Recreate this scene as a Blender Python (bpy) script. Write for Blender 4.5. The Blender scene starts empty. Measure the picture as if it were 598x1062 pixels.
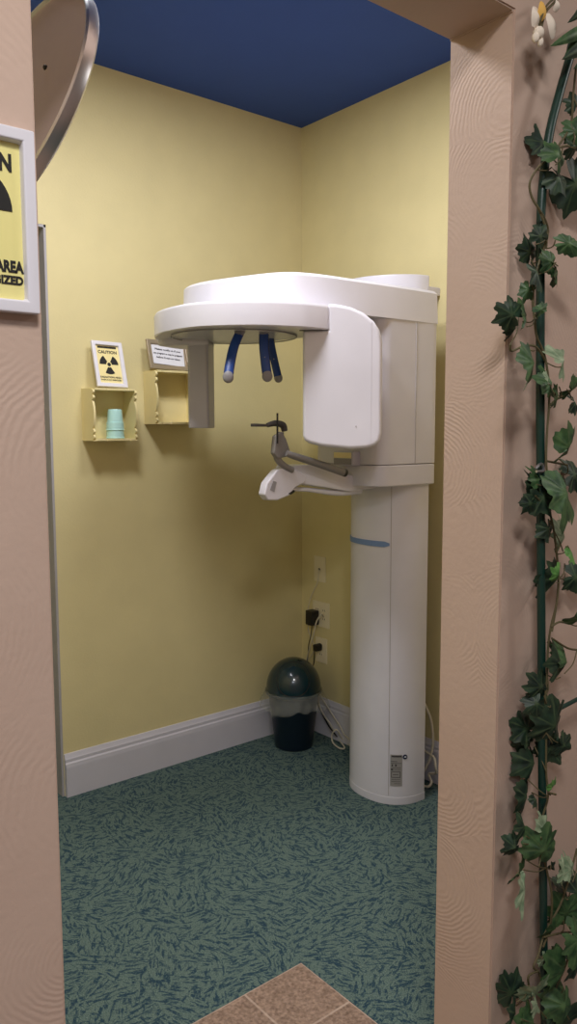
import bpy, bmesh, math, random
from mathutils import Vector, Matrix, noise
random.seed(7)
SC = bpy.context.scene
COL = SC.collection
PI = math.pi

# ------------------------------------------------------------------ camera
FPX = 823.7
PITCH, ROLL, YAW, CAMH = .1028, -.003, .6871, 1.41
F0 = Vector((math.sin(YAW), math.cos(YAW), 0)); R0 = Vector((math.cos(YAW), -math.sin(YAW), 0)); ZA = Vector((0, 0, 1))
FW = F0*math.cos(PITCH) - ZA*math.sin(PITCH); U0 = ZA*math.cos(PITCH) + F0*math.sin(PITCH)
RT = R0*math.cos(ROLL) + U0*math.sin(ROLL); UP = U0*math.cos(ROLL) - R0*math.sin(ROLL)
CAM = Vector((0, 0, CAMH))
cd = bpy.data.cameras.new('camera'); cam = bpy.data.objects.new('camera', cd); COL.objects.link(cam)
cd.sensor_fit = 'VERTICAL'; cd.sensor_height = 36; cd.sensor_width = 36; cd.lens = FPX/1062*36; cd.clip_start = .02
B = -FW
cam.matrix_world = Matrix(((RT.x, UP.x, B.x, CAM.x), (RT.y, UP.y, B.y, CAM.y), (RT.z, UP.z, B.z, CAM.z), (0, 0, 0, 1)))
SC.camera = cam
def ray(x, y): return FW*FPX + RT*(x-299) - UP*(y-531)
def at(x, y, Y):                       # the point seen at a pixel on the vertical plane y = Y
    r = ray(x, y); return CAM + r*(Y/r.y)
def atx(x, y, X):
    r = ray(x, y); return CAM + r*(X/r.x)

# ------------------------------------------------------------------ light
SC.view_settings.view_transform = 'Standard'; SC.view_settings.look = 'None'
SC.view_settings.gamma = 1; SC.view_settings.use_curve_mapping = False
SC.view_settings.exposure = 0.0
w = bpy.data.worlds.new('world'); SC.world = w; w.use_nodes = True
w.node_tree.nodes['Background'].inputs[0].default_value = (.75, .8, 1, 1)
w.node_tree.nodes['Background'].inputs[1].default_value = .05
def area(name, loc, size, power, col, spread=PI):
    l = bpy.data.lights.new(name, 'AREA'); l.shape = 'RECTANGLE'; l.size, l.size_y = size; l.energy = power; l.color = col; l.spread = spread
    o = bpy.data.objects.new(name, l); COL.objects.link(o); o.location = loc; return o
area('room_ceiling_lamp', (.82, 1.78, 2.735), (.32, .32), 22, (.98, .97, 1))
area('room_ceiling_lamp', (1.52, 1.70, 2.735), (.32, .32), 13, (.98, .97, 1))
area('hall_ceiling_lamp', (.10, -.20, 2.735), (.35, .35), 27, (1, .97, .95))
area('hall_ceiling_lamp', (2.3, -.35, 2.735), (.35, .35), 13, (1, .96, .92))
area('hall_ceiling_lamp', (-1.1, -.9, 2.735), (.6, .6), 22, (.80, .88, 1))

# ------------------------------------------------------------------ materials
def mat(name, col, rough=.5, metal=0, bump=None, spec=.5, alpha=None, coat=0, trans=0):
    m = bpy.data.materials.new(name); m.use_nodes = True
    nt = m.node_tree; b = nt.nodes['Principled BSDF']
    b.inputs['Roughness'].default_value = rough; b.inputs['Metallic'].default_value = metal
    b.inputs['Specular IOR Level'].default_value = spec; b.inputs['Coat Weight'].default_value = coat
    b.inputs['Transmission Weight'].default_value = trans
    if alpha is not None: b.inputs['Alpha'].default_value = alpha
    # slight tonal variation keeps every surface procedural
    tc = nt.nodes.new('ShaderNodeTexCoord'); nz = nt.nodes.new('ShaderNodeTexNoise'); nz.inputs['Scale'].default_value = 9
    nz.inputs['Detail'].default_value = 4
    nt.links.new(tc.outputs['Object'], nz.inputs['Vector'])
    rp = nt.nodes.new('ShaderNodeMapRange'); rp.inputs[3].default_value = .94; rp.inputs[4].default_value = 1.06
    nt.links.new(nz.outputs['Fac'], rp.inputs[0])
    mx = nt.nodes.new('ShaderNodeVectorMath'); mx.operation = 'SCALE'
    mx.inputs[0].default_value = col; nt.links.new(rp.outputs[0], mx.inputs['Scale'])
    nt.links.new(mx.outputs[0], b.inputs['Base Color'])
    if bump:
        n2 = nt.nodes.new('ShaderNodeTexNoise'); n2.inputs['Scale'].default_value = bump[0]; n2.inputs['Detail'].default_value = 5
        nt.links.new(tc.outputs['Object'], n2.inputs['Vector'])
        bp = nt.nodes.new('ShaderNodeBump'); bp.inputs['Strength'].default_value = bump[1]; bp.inputs['Distance'].default_value = bump[2]
        nt.links.new(n2.outputs['Fac'], bp.inputs['Height']); nt.links.new(bp.outputs[0], b.inputs['Normal'])
    return m
def s(r, g, b):                        # sRGB bytes -> linear
    f = lambda c: (c/255/12.92) if c/255 <= .04045 else ((c/255+.055)/1.055)**2.4
    return (f(r), f(g), f(b))
M = {}
M['yellow'] = mat('yellow wall paint', s(219, 207, 157), .55, bump=(160, .25, .002), spec=.35)
M['ceil'] = mat('blue ceiling paint', s(56, 82, 150), .8, bump=(120, .2, .002), spec=.2)
M['hallceil'] = mat('hall ceiling paint', s(225, 215, 205), .8)
M['lining'] = mat('grey lining paint', s(170, 168, 172), .5)
M['trim'] = mat('white trim paint', s(205, 204, 214), .4)
M['white'] = mat('white enamel', s(214, 213, 222), .35, coat=.15)
M['white2'] = mat('white plastic warm', s(204, 202, 210), .42)
M['dim'] = mat('pale grey plastic', s(184, 184, 198), .45)
M['seam'] = mat('seam grey', s(176, 172, 172), .6)
M['gray'] = mat('grey metal', s(128, 124, 122), .4, metal=.15)
M['midgray'] = mat('grey plastic', s(138, 136, 140), .5)
M['darkgray'] = mat('dark grey plastic', s(66, 62, 60), .45)
M['black'] = mat('black plastic', s(20, 20, 22), .4)
M['ink'] = mat('black ink', s(24, 22, 20), .7)
M['blue'] = mat('blue silicone', s(20, 62, 138), .4)
M['navy'] = mat('dark blue edge', s(14, 26, 62), .4)
M['lightblue'] = mat('pale blue strip', s(112, 140, 186), .4)
M['acrylic'] = mat('clear acrylic', (.85, .87, .9), .08, alpha=.22)
M['teal'] = mat('dark teal plastic', s(10, 44, 54), .25, coat=.4)
M['tealdark'] = mat('dark navy teal plastic', s(8, 24, 38), .35)
M['bag'] = mat('clear plastic bag', s(205, 210, 205), .18, bump=(26, .9, .02), alpha=.20)
M['cup'] = mat('aqua plastic cup', s(188, 234, 230), .3)
M['cream'] = mat('cream painted wood', s(232, 218, 164), .5, bump=(60, .15, .002))
M['frame'] = mat('white frame', s(226, 224, 232), .4)
M['champagne'] = mat('champagne metal frame', s(170, 156, 136), .35, metal=.6)
M['paper'] = mat('white paper', s(228, 228, 236), .8)
M['poster'] = mat('yellow sign paper', s(236, 226, 150), .5)
M['cream_poster'] = mat('cream sign paper', s(240, 224, 160), .5)
M['plate'] = mat('outlet plate', s(232, 222, 192), .4)
M['cord'] = mat('off white cable', s(205, 198, 180), .5)
M['label'] = mat('grey rating label', s(150, 148, 146), .5)
M['labeldark'] = mat('label print', s(64, 62, 64), .6)
M['mirrorface'] = mat('brown grey disc face', s(156, 138, 138), .42)
M['chrome'] = mat('chrome', s(208, 206, 208), .32, metal=1)
M['pole'] = mat('dark green coated steel', s(20, 54, 46), .4, bump=(30, .2, .002))
M['stem'] = mat('brown green vine stem', s(92, 84, 56), .7)
M['petal'] = mat('white silk petal', s(236, 224, 208), .7)
M['petaly'] = mat('yellow silk petal', s(232, 184, 92), .7)
M['tiegrey'] = mat('silver wire tie', s(180, 180, 185), .3, metal=.8)

def plaster():                         # pinkish beige wall with troweled swirl texture
    m = bpy.data.materials.new('pink beige swirl plaster'); m.use_nodes = True; nt = m.node_tree; b = nt.nodes['Principled BSDF']
    L = nt.links.new; N = nt.nodes.new
    b.inputs['Roughness'].default_value = .62; b.inputs['Specular IOR Level'].default_value = .3
    tc = N('ShaderNodeTexCoord'); nz = N('ShaderNodeTexNoise'); nz.inputs['Scale'].default_value = 5; L(tc.outputs['Object'], nz.inputs['Vector'])
    cr = N('ShaderNodeValToRGB'); cr.color_ramp.elements[0].color = (*s(192, 166, 150), 1); cr.color_ramp.elements[1].color = (*s(202, 178, 162), 1)
    L(nz.outputs['Fac'], cr.inputs[0]); L(cr.outputs[0], b.inputs['Base Color'])
    vo = N('ShaderNodeTexVoronoi'); vo.inputs['Scale'].default_value = 4.2; L(tc.outputs['Object'], vo.inputs['Vector'])
    n2 = N('ShaderNodeTexNoise'); n2.inputs['Scale'].default_value = 22; n2.inputs['Detail'].default_value = 4; L(tc.outputs['Object'], n2.inputs['Vector'])
    a = N('ShaderNodeMath'); a.operation = 'MULTIPLY'; a.inputs[1].default_value = 210; L(vo.outputs['Distance'], a.inputs[0])
    c = N('ShaderNodeMath'); c.operation = 'MULTIPLY_ADD'; c.inputs[1].default_value = 16; L(n2.outputs['Fac'], c.inputs[0]); L(a.outputs[0], c.inputs[2])
    d = N('ShaderNodeMath'); d.operation = 'SINE'; L(c.outputs[0], d.inputs[0])
    n3 = N('ShaderNodeTexNoise'); n3.inputs['Scale'].default_value = 6; L(tc.outputs['Object'], n3.inputs['Vector'])
    mr = N('ShaderNodeMapRange'); mr.inputs[1].default_value = .45; mr.inputs[2].default_value = .70; L(n3.outputs['Fac'], mr.inputs[0])
    e = N('ShaderNodeMath'); e.operation = 'MULTIPLY'; L(d.outputs[0], e.inputs[0]); L(mr.outputs[0], e.inputs[1])
    n4 = N('ShaderNodeTexNoise'); n4.inputs['Scale'].default_value = 90; n4.inputs['Detail'].default_value = 6; L(tc.outputs['Object'], n4.inputs['Vector'])
    g = N('ShaderNodeMath'); g.operation = 'MULTIPLY_ADD'; g.inputs[1].default_value = 2.2; L(n4.outputs['Fac'], g.inputs[0]); L(e.outputs[0], g.inputs[2])
    bp = N('ShaderNodeBump'); bp.inputs['Strength'].default_value = .16; bp.inputs['Distance'].default_value = .0014
    L(g.outputs[0], bp.inputs['Height']); L(bp.outputs[0], b.inputs['Normal'])
    return m
M['plaster'] = plaster()

def carpet():
    m = bpy.data.materials.new('teal carpet with dark dashes'); m.use_nodes = True; nt = m.node_tree; b = nt.nodes['Principled BSDF']
    L = nt.links.new; N = nt.nodes.new
    b.inputs['Roughness'].default_value = .95; b.inputs['Specular IOR Level'].default_value = .1
    tc = N('ShaderNodeTexCoord'); P = tc.outputs['Object']
    def math_(op, a=None, bb=None, c=None):
        n = N('ShaderNodeMath'); n.operation = op
        for i, v in enumerate((a, bb, c)):
            if v is None: continue
            if isinstance(v, (int, float)): n.inputs[i].default_value = v
            else: L(v, n.inputs[i])
        return n.outputs[0]
    def layer(seed, cell, thr):
        mp = N('ShaderNodeMapping'); mp.inputs['Location'].default_value = (seed*3.7, seed*1.3, 0); L(P, mp.inputs[0])
        dn = N('ShaderNodeTexNoise'); dn.inputs['Scale'].default_value = 16; L(mp.outputs[0], dn.inputs['Vector'])
        dm = N('ShaderNodeVectorMath'); dm.operation = 'MULTIPLY_ADD'; dm.inputs[1].default_value = (.05, .05, 0)
        L(dn.outputs['Color'], dm.inputs[0]); L(mp.outputs[0], dm.inputs[2])
        vo = N('ShaderNodeTexVoronoi'); vo.inputs['Scale'].default_value = cell; vo.voronoi_dimensions = '2D'; L(dm.outputs[0], vo.inputs['Vector'])
        sp = N('ShaderNodeSeparateColor'); L(vo.outputs['Color'], sp.inputs[0])
        ang = math_('MULTIPLY', sp.outputs[0], 2*PI)
        vr = N('ShaderNodeVectorRotate'); vr.rotation_type = 'Z_AXIS'; L(mp.outputs[0], vr.inputs['Vector']); L(ang, vr.inputs['Angle'])
        sc = N('ShaderNodeMapping'); sc.inputs['Scale'].default_value = (30, 105, 1); L(vr.outputs[0], sc.inputs[0])
        n = N('ShaderNodeTexNoise'); n.inputs['Scale'].default_value = 1; n.inputs['Detail'].default_value = 1.2; n.inputs['Distortion'].default_value = .6
        L(sc.outputs[0], n.inputs['Vector'])
        mr = N('ShaderNodeMapRange'); mr.inputs[1].default_value = thr; mr.inputs[2].default_value = thr+.10; L(n.outputs['Fac'], mr.inputs[0])
        return mr.outputs[0]
    brk = N('ShaderNodeTexNoise'); brk.inputs['Scale'].default_value = 190; brk.inputs['Detail'].default_value = 2; L(P, brk.inputs['Vector'])
    bm_ = N('ShaderNodeMapRange'); bm_.inputs[1].default_value = .30; bm_.inputs[2].default_value = .46; L(brk.outputs['Fac'], bm_.inputs[0])
    dash = math_('MAXIMUM', layer(0, 13, .50), layer(1, 18, .58))
    dash = math_('MULTIPLY', dash, bm_.outputs[0])
    tuft = N('ShaderNodeTexNoise'); tuft.inputs['Scale'].default_value = 320; tuft.inputs['Detail'].default_value = 3; L(P, tuft.inputs['Vector'])
    c1 = N('ShaderNodeValToRGB'); c1.color_ramp.elements[0].position = .3; c1.color_ramp.elements[1].position = .7
    c1.color_ramp.elements[0].color = (*s(58, 78, 76), 1); c1.color_ramp.elements[1].color = (*s(114, 132, 124), 1); L(tuft.outputs['Fac'], c1.inputs[0])
    c2 = N('ShaderNodeValToRGB'); c2.color_ramp.elements[0].color = (*s(24, 42, 56), 1); c2.color_ramp.elements[1].color = (*s(56, 82, 94), 1); L(tuft.outputs['Fac'], c2.inputs[0])
    mx = N('ShaderNodeMix'); mx.data_type = 'RGBA'; L(dash, mx.inputs['Factor']); L(c1.outputs[0], mx.inputs['A']); L(c2.outputs[0], mx.inputs['B'])
    L(mx.outputs['Result'], b.inputs['Base Color'])
    bp = N('ShaderNodeBump'); bp.inputs['Strength'].default_value = .6; bp.inputs['Distance'].default_value = .003
    L(tuft.outputs['Fac'], bp.inputs['Height']); L(bp.outputs[0], b.inputs['Normal'])
    return m
M['carpet'] = carpet()

def tile():
    m = bpy.data.materials.new('brown mottled tile'); m.use_nodes = True; nt = m.node_tree; b = nt.nodes['Principled BSDF']
    L = nt.links.new; N = nt.nodes.new
    b.inputs['Roughness'].default_value = .7
    tc = N('ShaderNodeTexCoord')
    n1 = N('ShaderNodeTexNoise'); n1.inputs['Scale'].default_value = 120; n1.inputs['Detail'].default_value = 6; L(tc.outputs['Object'], n1.inputs['Vector'])
    c1 = N('ShaderNodeValToRGB'); c1.color_ramp.elements[0].position = .3; c1.color_ramp.elements[1].position = .7
    c1.color_ramp.elements[0].color = (*s(106, 84, 70), 1); c1.color_ramp.elements[1].color = (*s(162, 136, 118), 1); L(n1.outputs['Fac'], c1.inputs[0])
    mp = N('ShaderNodeMapping'); mp.inputs['Location'].default_value = (-1.275, -1.507, 0); L(tc.outputs['Object'], mp.inputs[0])
    sx = N('ShaderNodeSeparateXYZ'); L(mp.outputs[0], sx.inputs[0])
    def seam(o):
        a = N('ShaderNodeMath'); a.operation = 'DIVIDE'; a.inputs[1].default_value = .186; L(o, a.inputs[0])
        f = N('ShaderNodeMath'); f.operation = 'FRACT'; L(a.outputs[0], f.inputs[0])
        d = N('ShaderNodeMath'); d.operation = 'PINGPONG'; d.inputs[1].default_value = .5; L(f.outputs[0], d.inputs[0])
        g = N('ShaderNodeMath'); g.operation = 'LESS_THAN'; g.inputs[1].default_value = .015; L(d.outputs[0], g.inputs[0]); return g.outputs[0]
    mm = N('ShaderNodeMath'); mm.operation = 'MAXIMUM'; L(seam(sx.outputs[0]), mm.inputs[0]); L(seam(sx.outputs[1]), mm.inputs[1])
    n2 = N('ShaderNodeTexNoise'); n2.inputs['Scale'].default_value = 14; L(tc.outputs['Object'], n2.inputs['Vector'])
    m2 = N('ShaderNodeMath'); m2.operation = 'MULTIPLY'; L(mm.outputs[0], m2.inputs[0]); L(n2.outputs['Fac'], m2.inputs[1])
    mx = N('ShaderNodeMix'); mx.data_type = 'RGBA'; L(m2.outputs[0], mx.inputs['Factor']); L(c1.outputs[0], mx.inputs['A']); mx.inputs['B'].default_value = (*s(196, 174, 158), 1)
    L(mx.outputs['Result'], b.inputs['Base Color'])
    bp = N('ShaderNodeBump'); bp.inputs['Strength'].default_value = .5; bp.inputs['Distance'].default_value = .002
    L(n1.outputs['Fac'], bp.inputs['Height']); L(bp.outputs[0], b.inputs['Normal'])
    return m
M['tile'] = tile()

def leafmat(name, dark, light, edge=None):
    m = bpy.data.materials.new(name); m.use_nodes = True; nt = m.node_tree; b = nt.nodes['Principled BSDF']
    L = nt.links.new; N = nt.nodes.new
    b.inputs['Roughness'].default_value = .5; b.inputs['Specular IOR Level'].default_value = .4
    tc = N('ShaderNodeTexCoord'); n = N('ShaderNodeTexNoise'); n.inputs['Scale'].default_value = 55; n.inputs['Detail'].default_value = 4
    L(tc.outputs['Object'], n.inputs['Vector'])
    cr = N('ShaderNodeValToRGB'); cr.color_ramp.elements[0].position = .35; cr.color_ramp.elements[1].position = .66
    cr.color_ramp.elements[0].color = (*dark, 1); cr.color_ramp.elements[1].color = (*light, 1); L(n.outputs['Fac'], cr.inputs[0])
    out = cr.outputs[0]
    at_ = N('ShaderNodeAttribute'); at_.attribute_name = 'vein'
    mx = N('ShaderNodeMix'); mx.data_type = 'RGBA'; mm = N('ShaderNodeMath'); mm.operation = 'MULTIPLY'; mm.inputs[1].default_value = .32
    L(at_.outputs['Fac'], mm.inputs[0]); L(mm.outputs[0], mx.inputs['Factor']); L(out, mx.inputs['A']); mx.inputs['B'].default_value = (*(edge or s(120, 140, 96)), 1)
    L(mx.outputs['Result'], b.inputs['Base Color'])
    return m
M['leafD'] = leafmat('dark ivy leaf', s(20, 36, 30), s(42, 64, 46))
M['leafM'] = leafmat('mid green ivy leaf', s(34, 62, 38), s(70, 102, 60))
M['leafP'] = leafmat('pale ivy leaf', s(98, 120, 92), s(156, 172, 140), s(190, 200, 170))
M['leafL'] = leafmat('young ivy leaf', s(70, 120, 56), s(110, 160, 84))

# ------------------------------------------------------------------ helpers
def finish(bm, name, mats, parent=None, smooth=35, loc=None):
    bmesh.ops.recalc_face_normals(bm, faces=bm.faces)
    me = bpy.data.meshes.new(name); bm.to_mesh(me); bm.free()
    for m in (mats if isinstance(mats, (list, tuple)) else [mats]): me.materials.append(M[m])
    if smooth:
        me.polygons.foreach_set('use_smooth', [True]*len(me.polygons)); me.set_sharp_from_angle(angle=math.radians(smooth))
    o = bpy.data.objects.new(name, me); COL.objects.link(o)
    if smooth and name != 'foliage':
        wn = o.modifiers.new('weighted', 'WEIGHTED_NORMAL'); wn.keep_sharp = True; wn.weight = 80
    if parent:
        o.parent = parent; o.matrix_parent_inverse = Matrix.Identity(4)
        off = wloc(parent)
        me.transform(Matrix.Translation(-off))
    elif loc is not None:
        me.transform(Matrix.Translation(-Vector(loc))); o.location = loc
    return o
def wloc(o):
    v = Vector(o.location)
    while o.parent: o = o.parent; v += Vector(o.location)
    return v
def empty(name, loc, label=None, cat=None, group=None):
    o = bpy.data.objects.new(name, None); COL.objects.link(o); o.location = loc; o.empty_display_size = .05
    tag(o, label, cat, group); return o
def tag(o, label=None, cat=None, group=None, kind=None):
    if label: o['label'] = label
    if cat: o['category'] = cat
    if group: o['group'] = group
    if kind: o['kind'] = kind
    return o
def bevel_sharp(bm, r, seg=2, ang=35):
    if not r: return
    es = [e for e in bm.edges if len(e.link_faces) == 2 and e.calc_face_angle() > math.radians(ang)]
    bmesh.ops.bevel(bm, geom=es, offset=r, segments=seg, profile=.5, affect='EDGES', clamp_overlap=True)
def prism(pts, depth, origin=(0, 0, 0), ux=(1, 0, 0), uy=(0, 1, 0), uz=(0, 0, 1), bev=0, seg=2, bm=None, ang=35, scale_end=1):
    """outline pts in the ux/uy plane through origin, extruded along uz by depth"""
    o = Vector(origin); ux = Vector(ux); uy = Vector(uy); uz = Vector(uz)
    t = bmesh.new()
    cx = sum(p[0] for p in pts)/len(pts); cy = sum(p[1] for p in pts)/len(pts)
    a = [t.verts.new(o + ux*p[0] + uy*p[1]) for p in pts]
    b = [t.verts.new(o + ux*(cx+(p[0]-cx)*scale_end) + uy*(cy+(p[1]-cy)*scale_end) + uz*depth) for p in pts]
    n = len(pts)
    t.faces.new(a); t.faces.new(b)
    for i in range(n): t.faces.new((a[i], a[(i+1) % n], b[(i+1) % n], b[i]))
    bmesh.ops.recalc_face_normals(t, faces=t.faces)
    bevel_sharp(t, bev, seg, ang)
    return merge(bm, t)
def merge(bm, t):
    if bm is None: return t
    me = bpy.data.meshes.new('tmp'); t.to_mesh(me); t.free(); bm.from_mesh(me); bpy.data.meshes.remove(me); return bm
def box(x0, x1, y0, y1, z0, z1, bev=0, seg=2, bm=None):
    return prism([(x0, y0), (x1, y0), (x1, y1), (x0, y1)], z1-z0, (0, 0, z0), bev=bev, seg=seg, bm=bm)
def cat_rom(pts, n=6, closed=False):
    P = [Vector(p) for p in pts]; out = []; N = len(P)
    rng = range(N if closed else N-1)
    for i in rng:
        if closed: p0, p1, p2, p3 = P[(i-1) % N], P[i], P[(i+1) % N], P[(i+2) % N]
        else: p0, p1, p2, p3 = P[max(i-1, 0)], P[i], P[i+1], P[min(i+2, N-1)]
        for k in range(n):
            t = k/n
            out.append(.5*((2*p1) + (-p0+p2)*t + (2*p0-5*p1+4*p2-p3)*t*t + (-p0+3*p1-3*p2+p3)*t**3))
    if not closed: out.append(P[-1])
    return out
def tube(path, r, seg=10, bm=None, flat=1.0, smoothn=0, side=None):
    """swept tube; r may be number or list"""
    P = cat_rom(path, smoothn) if smoothn else [Vector(p) for p in path]
    n = len(P); rr = r if isinstance(r, (list, tuple)) else [r]*n
    if len(rr) != n:
        rr = [rr[min(int(i/(n-1)*(len(rr)-1)), len(rr)-2)] * (1-((i/(n-1)*(len(rr)-1)) % 1 if i < n-1 else 1)) + rr[min(int(i/(n-1)*(len(rr)-1)), len(rr)-2)+1]*((i/(n-1)*(len(rr)-1)) % 1 if i < n-1 else 1) for i in range(n)]
    t = bmesh.new(); rings = []
    up = Vector((0, 0, 1)); d0 = (P[1]-P[0]).normalized()
    if abs(d0.dot(up)) > .95: up = Vector((1, 0, 0))
    s_ = d0.cross(up).normalized() if side is None else side.copy()
    for i in range(n):
        d = (P[min(i+1, n-1)] - P[max(i-1, 0)]).normalized()
        s_ = (s_ - d*s_.dot(d)).normalized(); u_ = d.cross(s_)
        rings.append([t.verts.new(P[i] + s_*math.cos(a)*rr[i] + u_*math.sin(a)*rr[i]*flat) for a in [2*PI*k/seg for k in range(seg)]])
    for i in range(n-1):
        for k in range(seg): t.faces.new((rings[i][k], rings[i][(k+1) % seg], rings[i+1][(k+1) % seg], rings[i+1][k]))
    t.faces.new(rings[0]); t.faces.new(rings[-1])
    return merge(bm, t)
def lathe(prof, centre, seg=40, bm=None, wob=None):
    t = bmesh.new(); c = Vector(centre); rings = []
    for j, (r, z) in enumerate(prof):
        if r < 1e-6: rings.append([t.verts.new(c+Vector((0, 0, z)))])
        else: rings.append([t.verts.new(c+Vector((math.cos(a)*r*(wob(a, j) if wob else 1), math.sin(a)*r*(wob(a, j) if wob else 1), z))) for a in [2*PI*k/seg for k in range(seg)]])
    for A, B_ in zip(rings, rings[1:]):
        for k in range(seg):
            a, b = A[k % len(A)], A[(k+1) % len(A)]; c2, d = B_[(k+1) % len(B_)], B_[k % len(B_)]
            f = []
            for v in (a, b, c2, d):
                if v not in f: f.append(v)
            if len(f) > 2: t.faces.new(f)
    return merge(bm, t)
def frame_ring(w, h, t_, d, origin, ux, uy, uz, bev=.002):
    """rectangular picture frame: outer w x h centred on origin, border t_, thickness d along uz"""
    o = Vector(origin); ux = Vector(ux); uy = Vector(uy); uz = Vector(uz); t = bmesh.new()
    def loop(a, b, z): return [t.verts.new(o+ux*x+uy*y+uz*z) for x, y in ((-a, -b), (a, -b), (a, b), (-a, b))]
    o0 = loop(w/2, h/2, 0); o1 = loop(w/2, h/2, d); i1 = loop(w/2-t_, h/2-t_, d); i0 = loop(w/2-t_-.002, h/2-t_-.002, 0)
    for A, B_ in ((o0, o1), (o1, i1), (i1, i0), (i0, o0)):
        for k in range(4): t.faces.new((A[k], A[(k+1) % 4], B_[(k+1) % 4], B_[k]))
    bmesh.ops.recalc_face_normals(t, faces=t.faces)
    bevel_sharp(t, bev, 2)
    return t
def text(name, body, size, origin, ux, uy, m, parent, bold=0, width=None, align='CENTER'):
    cu = bpy.data.curves.new('lettering', 'FONT'); cu.body = body; cu.size = size; cu.align_x = align; cu.align_y = 'CENTER'; cu.offset = bold
    cu.resolution_u = 3
    ob = bpy.data.objects.new('tmp', cu); COL.objects.link(ob)
    bpy.context.view_layer.update()
    dg = bpy.context.evaluated_depsgraph_get()
    me = bpy.data.meshes.new_from_object(ob.evaluated_get(dg)); bpy.data.objects.remove(ob); bpy.data.curves.remove(cu)
    ux = Vector(ux); uy = Vector(uy); uz = ux.cross(uy)
    sx = 1
    if width:
        xs = [v.co.x for v in me.vertices]; sx = width/(max(xs)-min(xs))
    o = Vector(origin)
    off = wloc(parent)
    for v in me.vertices: v.co = o + ux*v.co.x*sx + uy*v.co.y + uz*.0004 - off
    me.materials.clear(); me.materials.append(M[m])
    r = bpy.data.objects.new(name, me); COL.objects.link(r); r.parent = parent
    return r
def structure(bm, name, m, smooth=0):
    o = finish(bm, name, m, None, smooth); o['kind'] = 'structure'; return o

# ------------------------------------------------------------------ the setting
WX, WY, WZ = 2.407, 2.834, 2.756       # far right wall, left (back) wall, ceiling
DY0, DY1 = .829, .963                  # door wall faces
JL, JR, HZ = .3434, 1.1623, 2.094      # opening
structure(prism([(-2.6, -2.6), (3.6, -2.6), (3.6, 3.6), (-2.6, 3.6)], .05, (0, 0, -.05)), 'floor', 'carpet')
tl = finish(box(-.58, 1.275, -.55, 1.507, 0, .0035), 'floor_tile_inset', 'tile', None, 0); tl['kind'] = 'structure'
structure(box(-.2, WX+.1, DY1-.001, WY+.1, WZ, WZ+.05), 'ceiling', 'ceil')
structure(box(-2.6, 3.6, -2.6, DY1-.001, WZ, WZ+.05), 'ceiling', 'hallceil')
structure(box(1.199, WX+.1, WY, WY+.12, 0, WZ), 'wall_back', 'yellow')
structure(box(.30, 1.199, WY, WY+.12, 2.148, WZ, bm=box(-.2, .30, WY, WY+.12, 0, WZ)), 'wall_back', 'yellow')
structure(box(WX, WX+.1, DY1, WY+.1, 0, WZ), 'wall_right', 'yellow')
structure(box(-.2, -.1, DY1, WY+.1, 0, WZ), 'wall_left', 'yellow')
# door wall: plaster, three pieces round the opening, in one mesh with slightly rounded corners
def doorwall():
    t = bmesh.new()
    out = [(-2.6, 0), (JL, 0), (JL, HZ), (JR, HZ), (JR, 0), (3.6, 0), (3.6, WZ), (-2.6, WZ)]
    a = [t.verts.new((x, DY0, z)) for x, z in out]; b = [t.verts.new((x, DY1, z)) for x, z in out]
    t.faces.new(a); t.faces.new(b)
    for i in range(8): t.faces.new((a[i], a[(i+1) % 8], b[(i+1) % 8], b[i]))
    bmesh.ops.recalc_face_normals(t, faces=t.faces)
    es = [e for e in t.edges if all(min(abs(v.co.x-JL), abs(v.co.x-JR)) < .001 and v.co.z <= HZ+.001 for v in e.verts)]
    bmesh.ops.bevel(t, geom=es, offset=.0025, segments=2, affect='EDGES')
    bmesh.ops.triangulate(t, faces=[f for f in t.faces if len(f.verts) > 4])
    return t
structure(doorwall(), 'wall_front', 'plaster', 30)
structure(box(-2.6, 3.6, -2.6, -2.5, 0, WZ), 'wall_hall', 'plaster')
structure(box(-2.6, -2.5, -2.5, DY0, 0, WZ), 'wall_hall', 'plaster')
structure(box(3.5, 3.6, -2.5, DY0, 0, WZ), 'wall_hall', 'plaster')
# room beyond the side opening, with the opening's painted lining
structure(box(-.2, 1.9, 3.5, 3.6, 0, WZ), 'wall_beyond', 'yellow')
structure(box(1.8, 1.9, WY+.12, 3.5, 0, WZ), 'wall_beyond', 'yellow')
structure(box(-.2, -.1, WY+.12, 3.5, 0, WZ), 'wall_beyond', 'yellow')
structure(box(-.2, 1.9, WY+.1, 3.6, WZ, WZ+.05), 'ceiling', 'hallceil')
tb = box(1.190, 1.1995, WY+.0005, WY+.13, 0, 2.148, bev=.001)
tb = box(.30, 1.1995, WY+.0005, WY+.13, 2.138, 2.148, bev=.001, bm=tb); tb = box(.30, .31, WY+.0005, WY+.13, 0, 2.148, bev=.001, bm=tb)
structure(tb, 'trim_1', 'lining', 30)

BBH = .168
bbp = [(0, 0), (.020, 0), (.020, .112), (.017, .122), (.017, .130), (.0125, .136), (.0125, .148), (.009, .153), (.007, .162), (.004, BBH), (0, BBH)]
structure(prism(bbp, WX-1.201, (1.201, WY, 0), (0, -1, 0), (0, 0, 1), (1, 0, 0)), 'baseboard_back', 'trim', 30)
structure(prism(bbp, WY-DY1, (WX, DY1, 0), (-1, 0, 0), (0, 0, 1), (0, 1, 0)), 'baseboard_right', 'trim', 30)

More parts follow.
